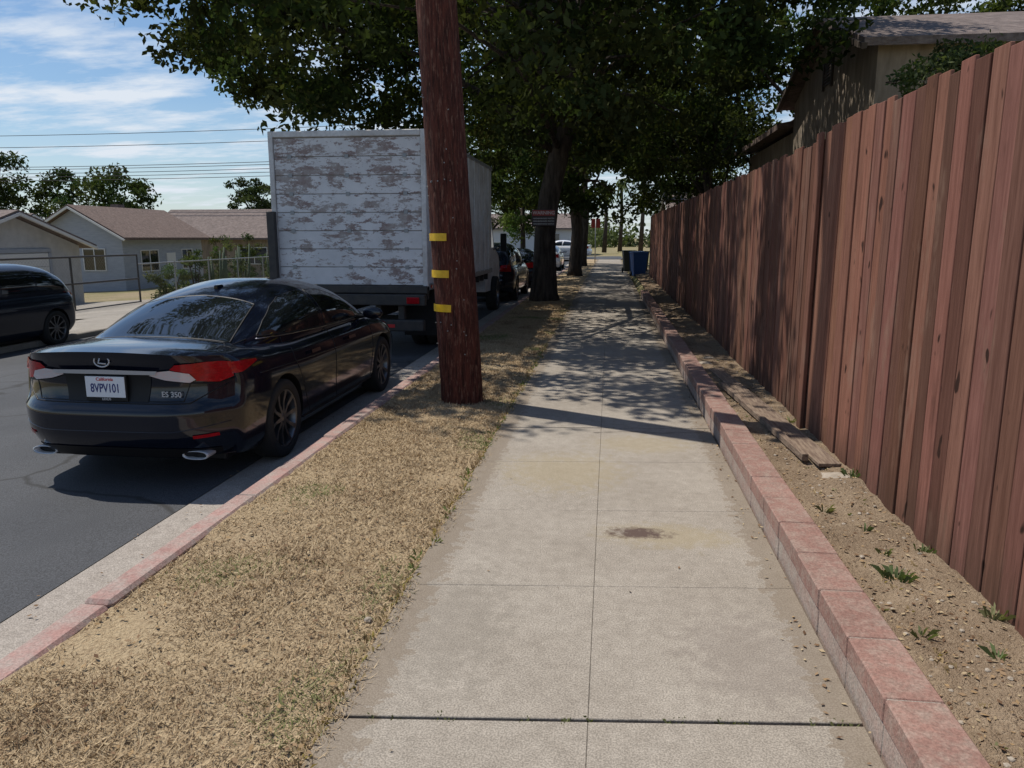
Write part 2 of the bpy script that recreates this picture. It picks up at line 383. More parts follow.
for y in np.arange(1.5,12,.06): 
    tuft(-.955+.035*mn.noise(Vector((y*3,0,0)))+random.uniform(-.02,.025),y,-.005,7,.03,.035,random.choice([(.15,.18,.07),(.46,.36,.22),(.36,.27,.16),(.24,.17,.1)]),o)
quadmesh('weeds',np.array(o[0]),LEAF,None,np.array(o[1],dtype=np.float32))
def litter(name,n,x0,x1,y0,y1,zf,pal,s0,s1,ypow=1):
    x=rng.uniform(x0,x1,n); y=y0+(y1-y0)*rng.random(n)**ypow; z=np.array([zf(a,b_) for a,b_ in zip(x,y)])+.006
    c=np.stack([x,y,z],1); th=rng.uniform(0,6.28,n); s=rng.uniform(s0,s1,n)[:,None]
    d1=np.stack([np.cos(th),np.sin(th),rng.uniform(-.3,.3,n)],1)*s; d2=np.stack([-np.sin(th),np.cos(th),rng.uniform(-.4,.4,n)],1)*s*.5
    V=np.stack([c-d1,c+d2,c+d1,c-d2],1).reshape(-1,3)
    return quadmesh(name,V,STRAW,None,np.array(pal)[rng.integers(0,len(pal),n)].astype(np.float32))
PAL=[(.26,.18,.11),(.20,.13,.08),(.38,.30,.19),(.13,.08,.05),(.32,.22,.12)]
litter('fallen_leaves',4200,1.12,1.60,2,30,zs,PAL,.005,.016,1.4)
litter('fallen_leaves',3600,-2.22,-.93,2,30,lambda x,y:zl(x,y)+.012,PAL,.006,.018,1.2)
litter('fallen_leaves',420,.80,.92,2,30,lambda x,y:.0,PAL,.005,.016,1.2)
litter('fallen_leaves',70,-.9,.8,2,30,lambda x,y:.0,PAL,.005,.013,1.0)
litter('fallen_leaves',400,-2.88,-2.40,3,30,lambda x,y:-.155,PAL,.006,.016,1.0)
bm=bmesh.new()
def rock(x,y,z,s,fl=.6):
    r=bmesh.ops.create_icosphere(bm,subdivisions=2,radius=s)
    for v in r['verts']:
        v.co*=1+.35*mn.noise(v.co*(1.6/s)+Vector((x*9,y*9,0))); v.co.z*=fl; v.co+=Vector((x,y,z))
for i in range(340):
    x=random.uniform(1.14,1.58);y=2+18*random.random()**1.6; rock(x,y,zs(x,y),random.uniform(.003,.012))
for x,y,s in [(1.49,4.92,.10),(1.2,9.5,.10),(1.38,6.9,.03),(1.3,9.9,.08)]: rock(x,y,zs(x,y)-.01,s,.28)
rock(-1.02,3.0,.0,.02)
me=bpy.data.meshes.new('stones');bm.to_mesh(me);bm.free();me.materials.append(M_stone);link(bpy.data.objects.new('stones',me))
def plank(pts,w,t,zz=.150,name='wooden_plank'):
    (x0,y0),(x1,y1)=pts; d=Vector((x1-x0,y1-y0,0)); L_=d.length
    o=box(name,-w/2,w/2,0,L_,0,t,M_wood,None,.005); o.location=(x0,y0,zz); o.rotation_euler=(0,0,-math.atan2(d.x,d.y)); return o
plank([(1.50,5.12),(1.25,8.9)],.15,.026); plank([(1.37,5.25),(1.19,7.9)],.045,.05)
L=[];L2=[];yy=1.98
while yy<22:
    l=.395; j=random.uniform(-.004,.004)
    L.append((.922+j,1.110+j,yy,yy+l-.003,.092,.186+random.uniform(-.003,.003)))
    L2.append((.927+j,1.104+j,yy-.001,yy+l-.004,-.1,.0905)); yy+=l
w=empty('block_wall')
boxes('cap_blocks',L,M_block,w,bev=.006); boxes('base_blocks',L2,M_block2,w,bev=.004)
box('mortar',.932,1.098,1.985,21.9,-.1,.181,M_conc,w)

# ---------------------------------------------------------------- wooden fence
w=empty('wooden_fence')
L=[];cols=[];y=1.2
while y<31.5:
    bw=random.choice([.135,.14,.142,.145,.145,.19]); tp=(2.44 if y<6.3 else 2.38)+random.uniform(-.025,.02)+ .004*y
    xo=random.uniform(-.006,.006)
    L.append((1.615+xo,1.635+xo,y,y+bw-random.choice([.004,.006,.010,.016]),.10+random.uniform(-.02,.05),tp)); 
    k=random.uniform(.62,1.3); cols.append((k*random.uniform(.94,1.05),k*random.uniform(.95,1.05),k*random.uniform(.93,1.07),1)); y+=bw
boxes('boards',L,M_fence,w,bev=.003,colf=lambda i:cols[i],rotj=.005)
L=[(1.647,1.685,1.2,31.5,z,z+.09) for z in (.45,1.25,2.05)]; boxes('rails',L,M_fence,w,bev=.003)
L=[(1.690,1.78,y,y+.09,0,2.33) for y in np.arange(1.5,31.5,2.4)]+[(1.575,1.605,6.28,6.40,.12,2.45)]; boxes('posts',L,M_fence,w,bev=.004)

# ---------------------------------------------------------------- utility pole
w=empty('utility_pole',(-1.47,7.55,0))
H=10.5; ln=-.052
P=[(ln*z,0,z) for z in np.linspace(-.3,H,60)]; R=[.215-.0055*z for z in np.linspace(-.3,H,60)]
V,F=tube_geo(P,R,32,True)
def wb(v): 
    k=1+.035*mn.noise(Vector((v.x*14,v.y*14,v.z*.4)))+.015*mn.noise(Vector((v.x*40,v.y*40,v.z*1.5)))
    cx=ln*v.z; return Vector((cx+(v.x-cx)*k,v.y*k,v.z))
mesh('shaft',[wb(v) for v in V],F,M_pole,w,True)
box('crossarm',ln*9.6-1.2,ln*9.6+1.2,.17,.28,9.55,9.67,M_wood,w,.01)
for z in (.975,1.31,1.665):
    cx=ln*z; r=.215-.0055*z+.010; V=[];F=[]
    th0=math.radians(196);th1=math.radians(268); nn=12
    for i in range(nn+1):
        th=th0+(th1-th0)*i/nn
        for rr in (r,r+.006):
            for zz in (z-.036,z+.036): V.append((cx+rr*math.cos(th),rr*math.sin(th),zz))
    for i in range(nn):
        a=i*4; F+=[(a+2,a+6,a+7,a+3),(a,a+1,a+5,a+4),(a+1,a+3,a+7,a+5),(a,a+4,a+6,a+2)]
    F+=[(0,2,3,1),(nn*4,nn*4+1,nn*4+3,nn*4+2)]
    mesh('yellow_marker',V,F,M_yellow,w,False)
V=[];F=[]
for i in range(26):
    z=random.uniform(.4,3.2); th=random.uniform(3.4,5.6); r=.215-.0055*z
    v2,f2=tube_geo([(ln*z+(r-.01)*math.cos(th),(r-.01)*math.sin(th),z),(ln*z+(r+.012)*math.cos(th),(r+.012)*math.sin(th),z)],.006,6,True,0,len(V));V+=v2;F+=f2
mesh('nails',V,F,M_galv,w)

# ---------------------------------------------------------------- vehicles
def cr(x,T):
    xs=[t[0] for t in T]; ys=[t[1] for t in T]
    if x<=xs[0]: return ys[0]
    if x>=xs[-1]: return ys[-1]
    i=max(j for j in range(len(xs)) if xs[j]<=x); i=min(i,len(xs)-2)
    h=xs[i+1]-xs[i]; t=(x-xs[i])/h
    def sl(k):
        if k<=0: return (ys[1]-ys[0])/(xs[1]-xs[0])
        if k>=len(xs)-1: return (ys[-1]-ys[-2])/(xs[-1]-xs[-2])
        a=(ys[k]-ys[k-1])/(xs[k]-xs[k-1]); b_=(ys[k+1]-ys[k])/(xs[k+1]-xs[k])
        return 0 if a*b_<=0 else 2*a*b_/(a+b_)
    m0=sl(i)*h; m1=sl(i+1)*h
    return (2*t**3-3*t*t+1)*ys[i]+(t**3-2*t*t+t)*m0+(-2*t**3+3*t*t)*ys[i+1]+(t**3-t*t)*m1
def lattice(name,nu,nv,nw,f,mat,parent):
    idx={};V=[];F=[]
    def g(i,j,k):
        if (i,j,k) not in idx:
            idx[(i,j,k)]=len(V); V.append(f(2*i/nu-1,j/nv,k/nw))
        return idx[(i,j,k)]
    for j in range(nv):
        for i in range(nu):
            F.append((g(i,j,nw),g(i+1,j,nw),g(i+1,j+1,nw),g(i,j+1,nw))); F.append((g(i,j,0),g(i,j+1,0),g(i+1,j+1,0),g(i+1,j,0)))
        for k in range(nw):
            F.append((g(0,j,k),g(0,j,k+1),g(0,j+1,k+1),g(0,j+1,k))); F.append((g(nu,j,k),g(nu,j+1,k),g(nu,j+1,k+1),g(nu,j,k+1)))
    for i in range(nu):
        for k in range(nw):
            F.append((g(i,0,k),g(i+1,0,k),g(i+1,0,k+1),g(i,0,k+1))); F.append((g(i,nv,k),g(i,nv,k+1),g(i+1,nv,k+1),g(i+1,nv,k)))
    return mesh(name,V,F,mat,parent,True)
SED=dict(L=4.9,
 W=[(0,.83),(.3,.892),(.9,.915),(2.4,.915),(4.0,.905),(4.55,.86),(4.9,.76)],
 zt=[(0,1.035),(.25,1.055),(.6,1.060),(1.0,1.0),(1.6,.965),(3.4,.965),(3.8,.965),(4.3,.88),(4.7,.76),(4.9,.66)],
 drop=[(0,.055),(.6,.085),(1.1,.04),(3.4,.03),(4.2,.07),(4.9,.06)],
 zb=[(0,.235),(.5,.20),(1,.18),(4.3,.18),(4.9,.22)],
 rear=[(.22,.13),(.34,.05),(.46,.0),(.60,.0),(.64,.045),(.67,.065),(.80,.085),(.93,.06),(1.0,.015),(1.05,.0)],
 H=[(.50,.98),(.75,1.07),(1.1,1.20),(1.5,1.325),(1.9,1.40),(2.3,1.438),(2.6,1.43),(2.95,1.375),(3.35,1.23),(3.7,1.07),(4.0,.92)],
 GW=[(.5,.62),(1.0,.73),(1.5,.785),(2.4,.80),(3.2,.79),(3.7,.74),(4.0,.66)], zg=.88, gn=2.8,
 ax=(1.05,3.87), r=.335,
 win=[[(1.02,1.03),(1.24,1.135),(1.50,1.235),(1.75,1.30),(2.12,1.335),(2.18,1.33),(2.22,.99),(1.5,1.01)],[(2.29,.99),(2.26,1.33),(2.55,1.32),(2.90,1.23),(3.38,1.0),(3.36,.98)]],
 rw=[(-.60,.72),(0,.68),(.60,.72),(.50,1.42),(0,1.50),(-.50,1.42)], ws=[(-.62,3.82),(0,3.92),(.62,3.82),(.54,3.0),(0,2.93),(-.54,3.0)])
SUV=dict(L=4.75,
 W=[(0,.84),(.25,.90),(.9,.94),(2.4,.94),(4.0,.93),(4.5,.88),(4.75,.78)],
 zt=[(0,1.10),(.6,1.08),(1.6,1.08),(3.3,1.08),(3.6,1.07),(4.2,.98),(4.6,.86),(4.75,.75)],
 drop=[(0,.04),(3.4,.04),(4.2,.08),(4.75,.06)], zb=[(0,.33),(.6,.25),(4.1,.24),(4.75,.28)],
 rear=[(.3,.10),(.45,.0),(.68,.0),(.72,.05),(1.0,.07),(1.1,.09)],
 H=[(.10,1.0),(.25,1.22),(.48,1.48),(.85,1.63),(1.4,1.69),(2.2,1.70),(2.7,1.64),(3.1,1.46),(3.5,1.22),(3.8,1.0)],
 GW=[(.10,.70),(.5,.80),(1.5,.83),(2.7,.83),(3.4,.78),(3.8,.70)], zg=.98, gn=3.4, ax=(.95,3.75), r=.36,
 win=[[(.45,1.14),(.66,1.46),(1.25,1.53),(1.28,1.12)],[(1.34,1.12),(1.31,1.53),(2.16,1.54),(2.20,1.12)],[(2.27,1.12),(2.23,1.54),(2.62,1.50),(3.22,1.18),(3.2,1.12)]],
 rw=[(-.62,.2),(.62,.2),(.58,.40),(-.58,.40)], ws=[(-.66,3.55),(.66,3.55),(.6,2.8),(-.6,2.8)])
def patch(name,poly,fn,d,bvh,mat,parent,eps=.004,step=.04):
    P=[Vector(p) for p in poly]; n=len(P); pts=[];
    for i in range(n):
        a=P[i];b_=P[(i+1)%n]; k=max(1,int((b_-a).length/step))
        for j in range(k): pts.append(a.lerp(b_,j/k))
    nb=len(pts); edges=[(i,(i+1)%nb) for i in range(nb)]
    x0=min(p.x for p in P);x1=max(p.x for p in P);y0=min(p.y for p in P);y1=max(p.y for p in P)
    def inside(q):
        c=False;j=nb-1
        for i in range(nb):
            if (pts[i].y>q.y)!=(pts[j].y>q.y) and q.x<(pts[j].x-pts[i].x)*(q.y-pts[i].y)/(pts[j].y-pts[i].y)+pts[i].x: c=not c
            j=i
        return c
    extra=[]
    x=x0+step/2
    while x<x1:
        y=y0+step/2
        while y<y1:
            q=Vector((x,y))
            if inside(q) and min((q-p).length for p in pts)>step*.35: extra.append(q)
            y+=step
        x+=step
    vs,_,fs,*_r=delaunay_2d_cdt(pts+extra,edges,[list(range(nb))],1,1e-5)
    V=[];ok=[]
    D=Vector(d).normalized()
    for v in vs:
        o_=Vector(fn(v.x,v.y)); hit=bvh.ray_cast(o_,D)
        if hit[0] is None: V.append(o_);ok.append(False)
        else:
            nn=hit[1]; nn=nn if nn.dot(D)<0 else -nn
            V.append(hit[0]-D*eps*.5+nn*eps*.7);ok.append(True)
    F=[]
    for f in fs:
        if all(ok[i] for i in f):
            a,b_,c=[V[i] for i in f[:3]]; nn=(b_-a).cross(c-a)
            F.append(tuple(f) if nn.dot(D)<0 else tuple(f)[::-1])
    return mesh(name,V,F,mat,parent,True)
def pline(name,pts,fn,d,bvh,r,mat,parent,closed=False,eps=0.0,step=.04):
    P=[Vector(p) for p in pts]; 
    if closed: P.append(P[0])
    Q=[]
    for i in range(len(P)-1):
        k=max(1,int((P[i+1]-P[i]).length/step))
        for j in range(k): Q.append(P[i].lerp(P[i+1],j/k))
    Q.append(P[-1]); D=Vector(d).normalized(); out=[]
    for q in Q:
        hit=bvh.ray_cast(Vector(fn(q.x,q.y)),D)
        if hit[0] is not None: out.append(hit[0]-D*eps)
    if len(out)>1: return tube(name,out,r,mat,parent,6)
def wheel(parent,x,y,r,side,w=.215,ns=10):
    s=side
    pr=[(-s*w/2,r*.66),(-s*w/2,r*.93),(-s*w*.42,r*.99),(0,r),(s*w*.42,r*.99),(s*w/2,r*.93),(s*w*.5,r*.75),(s*w*.42,r*.72)]
    lathe('tyre',pr,M_rub,parent,'X',44,(x,y,r))
    lathe('rim',[(s*w*.43,r*.735),(s*w*.47,r*.71),(s*w*.40,r*.685),(s*.0,r*.65),(-s*w*.3,r*.62)],M_alloy,parent,'X',44,(x,y,r))
    lathe('brake',[(s*.0,0),(s*.0,r*.45),(-s*.02,r*.46),(-s*.02,r*.64)],M_dark,parent,'X',30,(x,y,r))
    lathe('hub',[(s*w*.40,0),(s*w*.40,r*.10),(s*w*.34,r*.15),(s*w*.2,r*.17)],M_alloy,parent,'X',20,(x,y,r))
    V=[];F=[]
    for k in range(ns):
        th=2*math.pi*k/ns+.1
        for (rr,hw,xx) in ((r*.12,.018,s*w*.38),(r*.40,.013,s*w*.36),(r*.70,.020,s*w*.44)):
            for sg in (-1,1):
                for dx in (0,-s*.035):
                    V.append((x+xx+dx,y+rr*math.cos(th)-sg*hw*math.sin(th),r+rr*math.sin(th)+sg*hw*math.cos(th)))
        a=k*12
        for q in (0,4): F+=[(a+q,a+q+2,a+q+6,a+q+4),(a+q,a+q+4,a+q+5,a+q+1),(a+q+2,a+q+3,a+q+7,a+q+6)]
    mesh('spokes',V,F,M_alloy,parent)
def car(name,P,loc,rotz,paint,detail=True,sc_=1.0):
    e=empty(name,loc,(0,0,rotz)); e.scale=(sc_,)*3; L_=P['L']
    def f(u,v,w_):
        y=L_*v; W=cr(y,P['W']); zt=cr(y,P['zt']); dr=cr(y,P['drop']); zb=cr(y,P['zb'])
        sc=cr(w_,[(0,.90),(.06,.945),(.18,.975),(.38,.99),(.60,1.0),(.74,.997),(.86,.975),(.94,.95),(1,.905)])
        z=zb+(zt-dr-zb)*w_
        if w_>.999: z+=dr*(1-abs(u)**2.6)
        elif abs(u)<.999: z+=dr*(1-abs(u)**2.6)*w_**3
        x=u*W*sc
        wt=max(0,1-y/.55)**1.6
        y2=y+wt*(cr(z,P['rear'])+.27*abs(u)**5)
        wf=max(0,(y-(L_-.7))/.7)**1.6
        y2-=wf*(.32*abs(u)**3.5+ .10*max(0,(z-.55))/.3+.05*max(0,(.4-z))/.2)
        return Vector((x,y2,z))
    body=lattice('body',28 if detail else 12,110 if detail else 50,26 if detail else 12,f,[paint,M_black],e)
    cut=[]
    for ay in P['ax']:
        for sd in (-1,1):
            bm=bmesh.new(); bmesh.ops.create_cone(bm,cap_ends=True,segments=48,radius1=P['r']*1.12,radius2=P['r']*1.12,depth=.42)
            bmesh.ops.rotate(bm,verts=bm.verts,cent=(0,0,0),matrix=Matrix.Rotation(math.radians(90),3,'Y'))
            bmesh.ops.translate(bm,verts=bm.verts,vec=(sd*.86,ay,P['r']+.005))
            me=bpy.data.meshes.new('c'); 
            for fc in bm.faces: fc.material_index=1
            bm.to_mesh(me); bm.free(); me.materials.append(paint); me.materials.append(M_black)
            co=bpy.data.objects.new('c',me); C.objects.link(co); co.parent=e; cut.append(co)
            md=body.modifiers.new('b','BOOLEAN'); md.operation='DIFFERENCE'; md.object=co; md.solver='EXACT'
    dg=bpy.context.evaluated_depsgraph_get(); dg.update()
    me=bpy.data.meshes.new_from_object(body.evaluated_get(dg)); body.modifiers.clear(); body.data=me
    for co in cut: bpy.data.objects.remove(co)
    for p in me.polygons: p.use_smooth = (p.material_index==0)
    try: me.set_sharp_from_angle(angle=math.radians(40))
    except Exception: pass
    y0=P['H'][0][0]; y1=P['H'][-1][0]; nv=70;nt_=36; V=[];F=[]
    for j in range(nv+1):
        y=y0+(y1-y0)*j/nv; H_=cr(y,P['H']); W=cr(y,P['GW']); zg=P['zg']
        for i in range(nt_+1):
            th=math.pi*i/nt_; c_=math.cos(th); s_=math.sin(th); p_=2/P['gn']
            V.append((W*math.copysign(abs(c_)**p_,c_),y,zg+max(.02,H_-zg)*abs(s_)**p_))
    for j in range(nv):
        for i in range(nt_):
            a=j*(nt_+1)+i; F.append((a,a+1,a+nt_+2,a+nt_+1)[::-1])
    F.append(tuple(range(nt_+1))); F.append(tuple(nv*(nt_+1)+i for i in range(nt_+1))[::-1])
    gh=mesh('roof',V,F,paint,e,True)
    vv=[];ff=[]
    for o_ in (body,gh):
        b0=len(vv); vv+=[v.co.copy() for v in o_.data.vertices]; ff+=[tuple(b0+i for i in p.vertices) for p in o_.data.polygons]
    B=BVHTree.FromPolygons(vv,ff)
    for sd in (-1,1):
        fn=lambda a,b_,sd=sd:(sd*2.5,a,b_); d=(-sd,0,0)
        for wn in P['win']:
            patch('side_window',wn,fn,d,B,M_glass,e,.003)
            if detail: pline('window_seal',wn,fn,d,B,.005,M_black,e,True)
        if detail:
            pline('chrome_belt',[(1.0,1.012),(1.3,1.002),(2.2,.977),(3.42,.965)],fn,d,B,.005,M_chrome,e,eps=.002)
            for s_ in ([(2.27,.96),(2.26,.45),(2.30,.28),(3.40,.28),(3.48,.6),(3.44,.96)],[(1.32,.99),(1.30,.80),(1.42,.62),(1.52,.40),(1.60,.28),(2.27,.28)]):
                pline('door_seam',s_,fn,d,B,.004,M_black,e)
            pline('sill_line',[(1.45,.255),(3.45,.255)],fn,d,B,.012,M_black,e)
            pline('crease',[(.62,.80),(1.5,.775),(3.9,.74)],fn,d,B,.004,paint,e)
            for hy in (1.62,2.62):
                patch('door_handle',[(hy,.80),(hy+.2,.80),(hy+.2,.83),(hy,.83)],fn,d,B,M_chrome,e,.03,.02)
        my=P['H'][-1][0]-.72; mz=P['zg']+.13
        bm=bmesh.new(); bmesh.ops.create_uvsphere(bm,u_segments=20,v_segments=12,radius=1)
        for v in bm.verts: v.co=Vector((sd*(.98)+v.co.x*.115,my+v.co.y*.075*(1 if v.co.y>0 else .5),mz+v.co.z*.068))
        me=bpy.data.meshes.new('mirror');bm.to_mesh(me);bm.free();me.materials.append(paint)
        for p in me.polygons:p.use_smooth=True
        link(bpy.data.objects.new('mirror',me),e)
        tube('mirror_stem',[(sd*.78,my+.03,mz-.05),(sd*.92,my+.02,mz-.03)],.02,M_black,e,8)
        for ay in P['ax']: wheel(e,sd*(P['W'][2][1]-.118),ay,P['r'],sd)
    up=lambda a,b_:(a,b_,3.0); dn=(0,0,-1)
    if P is SED:
        patch('rear_window',P['rw'],up,dn,B,M_glass,e,.003)
        pline('rear_window_seal',P['rw'],up,dn,B,.007,M_black,e,True)
    else:
        patch('rear_window',[(-.60,1.18),(.60,1.18),(.50,1.46),(-.50,1.46)],lambda a,b_:(a,-2,b_),(0,1,0),B,M_glass,e,.003)
    patch('windscreen',P['ws'],up,dn,B,M_glass,e,.003)
    rr=lambda a,b_:(a,-2,b_); bk=(0,1,0); ff=lambda a,b_:(a,L_+2,b_)
    zl_=.86 if P is SED else 1.0
    for sd in (-1,1):
        if P is SED and detail:
            patch('tail_light',[(sd*.48,.905),(sd*.52,.940),(sd*.70,.950),(sd*.815,.935),(sd*.83,.825),(sd*.76,.795),(sd*.64,.815),(sd*.61,.865)],rr,bk,B,M_red,e,.010,.02)
            patch('tail_light_wrap',[(.20,.82),(.24,.935),(.46,.925),(.60,.915),(.62,.90),(.36,.845)],lambda a,b_,sd=sd:(sd*2.5,a,b_),(-sd,0,0),B,M_red,e,.009,.02)
            patch('reverse_lens',[(sd*.33,.862),(sd*.38,.890),(sd*.48,.900),(sd*.60,.872),(sd*.635,.825),(sd*.60,.805),(sd*.44,.828)],rr,bk,B,M_clear,e,.014,.02)
            pline('lamp_edge',[(sd*.33,.858),(sd*.44,.824),(sd*.60,.800),(sd*.76,.788),(sd*.83,.812)],rr,bk,B,.006,M_black,e)
            patch('reflector',[(sd*.62,.40),(sd*.76,.405),(sd*.76,.43),(sd*.62,.425)],rr,bk,B,M_red,e,.008,.02)
            V=[];F=[];ns=28
            for (yy,k) in ((.10,.97),(-.0,1.0),(-.025,1.0),(-.025,.86),(.05,.80)):
                for i in range(ns):
                    th=2*math.pi*i/ns; V.append((sd*.60+.10*k*math.copysign(abs(math.cos(th))**.8,math.cos(th)),.145+yy,.262+.032*k*math.copysign(abs(math.sin(th))**.8,math.sin(th))))
            for q in range(4):
                for i in range(ns): F.append((q*ns+i,q*ns+(i+1)%ns,(q+1)*ns+(i+1)%ns,(q+1)*ns+i))
            mesh('exhaust_tip',V,F,M_satin,e,True)
            V2=[(sd*.60+.08*math.cos(2*math.pi*i/ns),.17,.262+.027*math.sin(2*math.pi*i/ns)) for i in range(ns)]
            mesh('exhaust_bore',V2,[tuple(range(ns))],M_black,e)
        else:
            patch('tail_light',[(sd*.50,zl_-.10),(sd*.82,zl_-.12),(sd*.80,zl_+.08),(sd*.55,zl_+.06)],rr,bk,B,M_red,e,.008,.04)
        patch('headlight',[(sd*.42,.60),(sd*.68,.63),(sd*.70,.74),(sd*.50,.70)],ff,(0,-1,0),B,M_clear,e,.008,.04)
    if P is SED and detail:
        patch('chrome_bar',[(-.38,.872),(.38,.872),(.40,.900),(0,.906),(-.40,.900)],rr,bk,B,M_satin,e,.022,.03)
        patch('plate_recess',[(-.31,.665),(.31,.665),(.34,.868),(-.34,.868)],rr,bk,B,M_black,e,.004,.04)
        pline('boot_seam',[(-.66,1.02),(-.60,.80),(-.56,.67),(.56,.67),(.60,.80),(.66,1.02)],rr,bk,B,.004,M_black,e)
        pline('bumper_seam',[(-.80,.775),(-.60,.655),(.60,.655),(.80,.775)],rr,bk,B,.005,M_black,e)
        pline('bumper_crease',[(-.82,.50),(-.5,.455),(.5,.455),(.82,.50)],rr,bk,B,.004,M_paint,e)
        patch('diffuser',[(-.72,.245),(.72,.245),(.74,.30),(.45,.325),(-.45,.325),(-.74,.30)],rr,bk,B,M_black,e,.006,.04)
        pline('boot_edge',[(-.64,.30),(-.66,.55),(-.60,.66)],up,dn,B,.003,M_black,e); pline('boot_edge',[(.64,.30),(.66,.55),(.60,.66)],up,dn,B,.003,M_black,e)
        y=.042
        tube('badge',[(.058*math.cos(t),y-.012,.965+.040*math.sin(t)) for t in np.linspace(0,2*math.pi,33)],.006,M_satin,e,6)
        tube('badge_l',[(-.010,y-.014,.991),(-.026,y-.014,.951),(.033,y-.014,.947)],.006,M_satin,e,6)
        text('model_badge','ES 350',.056,(.49,.068,.725),(math.radians(90),0,0),M_satin,e,.002)
        box('licence_plate',-.152,.152,.040,.046,.700,.852,M_plate,e,.002)
        box('plate_frame',-.162,.162,.0465,.075,.672,.860,M_black,e,.004)
        text('plate_maker','LEXUS',.024,(0,.044,.686),(math.radians(90),0,0),M_satin,e)
        text('plate_number','8VPV101',.090,(0,.039,.765),(math.radians(90),0,0),M_pblue,e,.001,.68)
        text('plate_state','California',.034,(0,.039,.832),(math.radians(90),0,0),M_pred,e,.001)
        box('antenna',-.02,.02,1.7,1.82,1.36,1.405,paint,e,.012)
    box('underside',-.72,.72,.35,L_-.3,.16,.30,M_black,e,.02)
    return e
car('parked_car',SED,(-3.58,4.92,-.172),0,M_paint)
car('parked_suv',SUV,(-12.2,15.3,-.53),math.pi,M_paintb,False,1.0)
car('parked_suv',SUV,(-3.6,21.5,-.18),0,M_paintb,False)
car('parked_car',SED,(-3.6,28,-.18),0,M_paintb,False)
car('parked_car',SED,(-3.6,42.5,-.18),0,M_paintw,False)
car('parked_car',SED,(-1.5,64.0,0.03),math.radians(78),M_paintw,False)

# box truck
T=empty('box_truck',(-3.98,11.5,-.185))
X=1.225; Z0=1.12; Z1=3.43; BL=6.6
box('cargo_box',-X+.02,X-.02,.06,BL,Z0,Z1-.02,M_twhite,T,.02)
fr=[(-X,-X+.075,0,.10,Z0-.1,Z1),(X-.075,X,0,.10,Z0-.1,Z1),(-X+.077,X-.077,0,.10,Z1-.09,Z1-.002)]
boxes('rear_frame',fr,M_twhite,T,.008)
nb=8; hh=(Z1-.10-Z0)/nb
boxes('door_planks',[(-X+.08,X-.08,.028,.056,Z0+i*hh+.006,Z0+(i+1)*hh-.006) for i in range(nb)],M_truck,T,.004)
box('door_backing',-X+.08,X-.08,.045,.059,Z0,Z1-.09,M_tseam,T)
boxes('hinges',[(x_-.03,x_+.03,.018,.030,Z0+i*hh-.03,Z0+i*hh+.03) for i in range(1,nb) for x_ in (-.9,0,.9)],M_galv,T)
boxes('side_ribs',[(sd*X-.012 if sd>0 else -X-.004,sd*X+.004 if sd>0 else -X+.012,y,y+.05,Z0,Z1-.05) for y in np.arange(.6,BL,.6) for sd in (-1,1)],M_twhite,T)
boxes('roof_rails',[(-X-.005,-X+.05,0.1,BL+.01,Z1-.06,Z1+.01),(X-.05,X+.005,.1,BL+.01,Z1-.06,Z1+.01),(-X,-X+.05,.1,BL,Z0-.08,Z0+.02),(X-.05,X,.1,BL,Z0-.08,Z0+.02)],M_galv,T,.008)
box('lift_post',-X-.05,-X+.08,-.10,-.005,Z0-.05,Z0+1.12,M_dark,T,.012)
box('lift_platform',-X+.02,X-.02,-.13,-.01,Z0-.30,Z0-.13,M_dark,T,.015)
box('sill',-X,X,-.05,.10,Z0-.12,Z0-.005,M_dark,T,.01)
box('bumper',-X+.05,X-.05,-.12,.02,.42,.60,M_dark,T,.02)
for sd in (-1,1):
    box('bumper_bracket',sd*.8-.05,sd*.8+.05,-.02,.1,.5,Z0-.1,M_dark,T,.01)
    box('tail_lamp',sd*1.02-.10,sd*1.02+.10,-.155,-.131,Z0-.27,Z0-.17,M_red,T,.01)
    box('reflective_tape',sd*.6-.12,sd*.6+.12,-.128,-.122,.48,.53,M_pred,T)
    box('mud_flap',sd*.9-.28,sd*.9+.28,.80,.82,.25,.95,M_rub,T)
    box('side_marker',sd*X-.01,sd*X+.012,.2,.3,Z0-.05,Z0,M_red,T)
    for ay in (1.55,8.0):
        wheel(T,sd*(1.02),ay,.44,sd,.26,6)
        if ay<2: wheel(T,sd*.74,ay,.44,sd,.24,6)
boxes('chassis',[(-.45,-.35,.1,8.8,.62,.86),(.35,.45,.1,8.8,.62,.86),(-1.1,1.1,1.5,1.6,.38,.5)]+[(-1.15,1.15,y,y+.08,.88,Z0-.09) for y in np.arange(.3,6.4,.6)],M_dark,T,.01)
box('fuel_tank',.5,1.05,3.6,4.9,.45,.85,M_dark,T,.08)
prof=[(6.75,.55),(6.75,2.35),(7.0,2.45),(7.75,2.42),(8.25,1.60),(9.0,1.38),(9.15,1.2),(9.15,.5)]
V=[(-1.02,y,z) for y,z in prof]+[(1.02,y,z) for y,z in prof]; n=len(prof)
F=[tuple(range(n)),tuple(range(2*n-1,n-1,-1))]+[(i,i+n,(i+1)%n+n,(i+1)%n) for i in range(n)]
mesh('cab',V,F,M_twhite,T)
for sd in (-1,1):
    x=sd*1.026; mesh('cab_window',[(x,7.05,1.6),(x,8.1,1.6),(x,7.7,2.25),(x,7.05,2.25)],[(0,1,2,3)],M_glass,T)
    box('cab_mirror',sd*1.28-.08,sd*1.28+.08,8.1,8.16,1.5,1.95,M_black,T,.02); tube('mirror_arm',[(sd*1.0,8.1,1.55),(sd*1.28,8.12,1.6)],.015,M_black,T,6)
mesh('cab_windscreen',[(-.9,7.81,2.335),(.9,7.81,2.335),(.95,8.21,1.69),(-.95,8.21,1.69)],[(0,1,2,3)],M_glass,T)

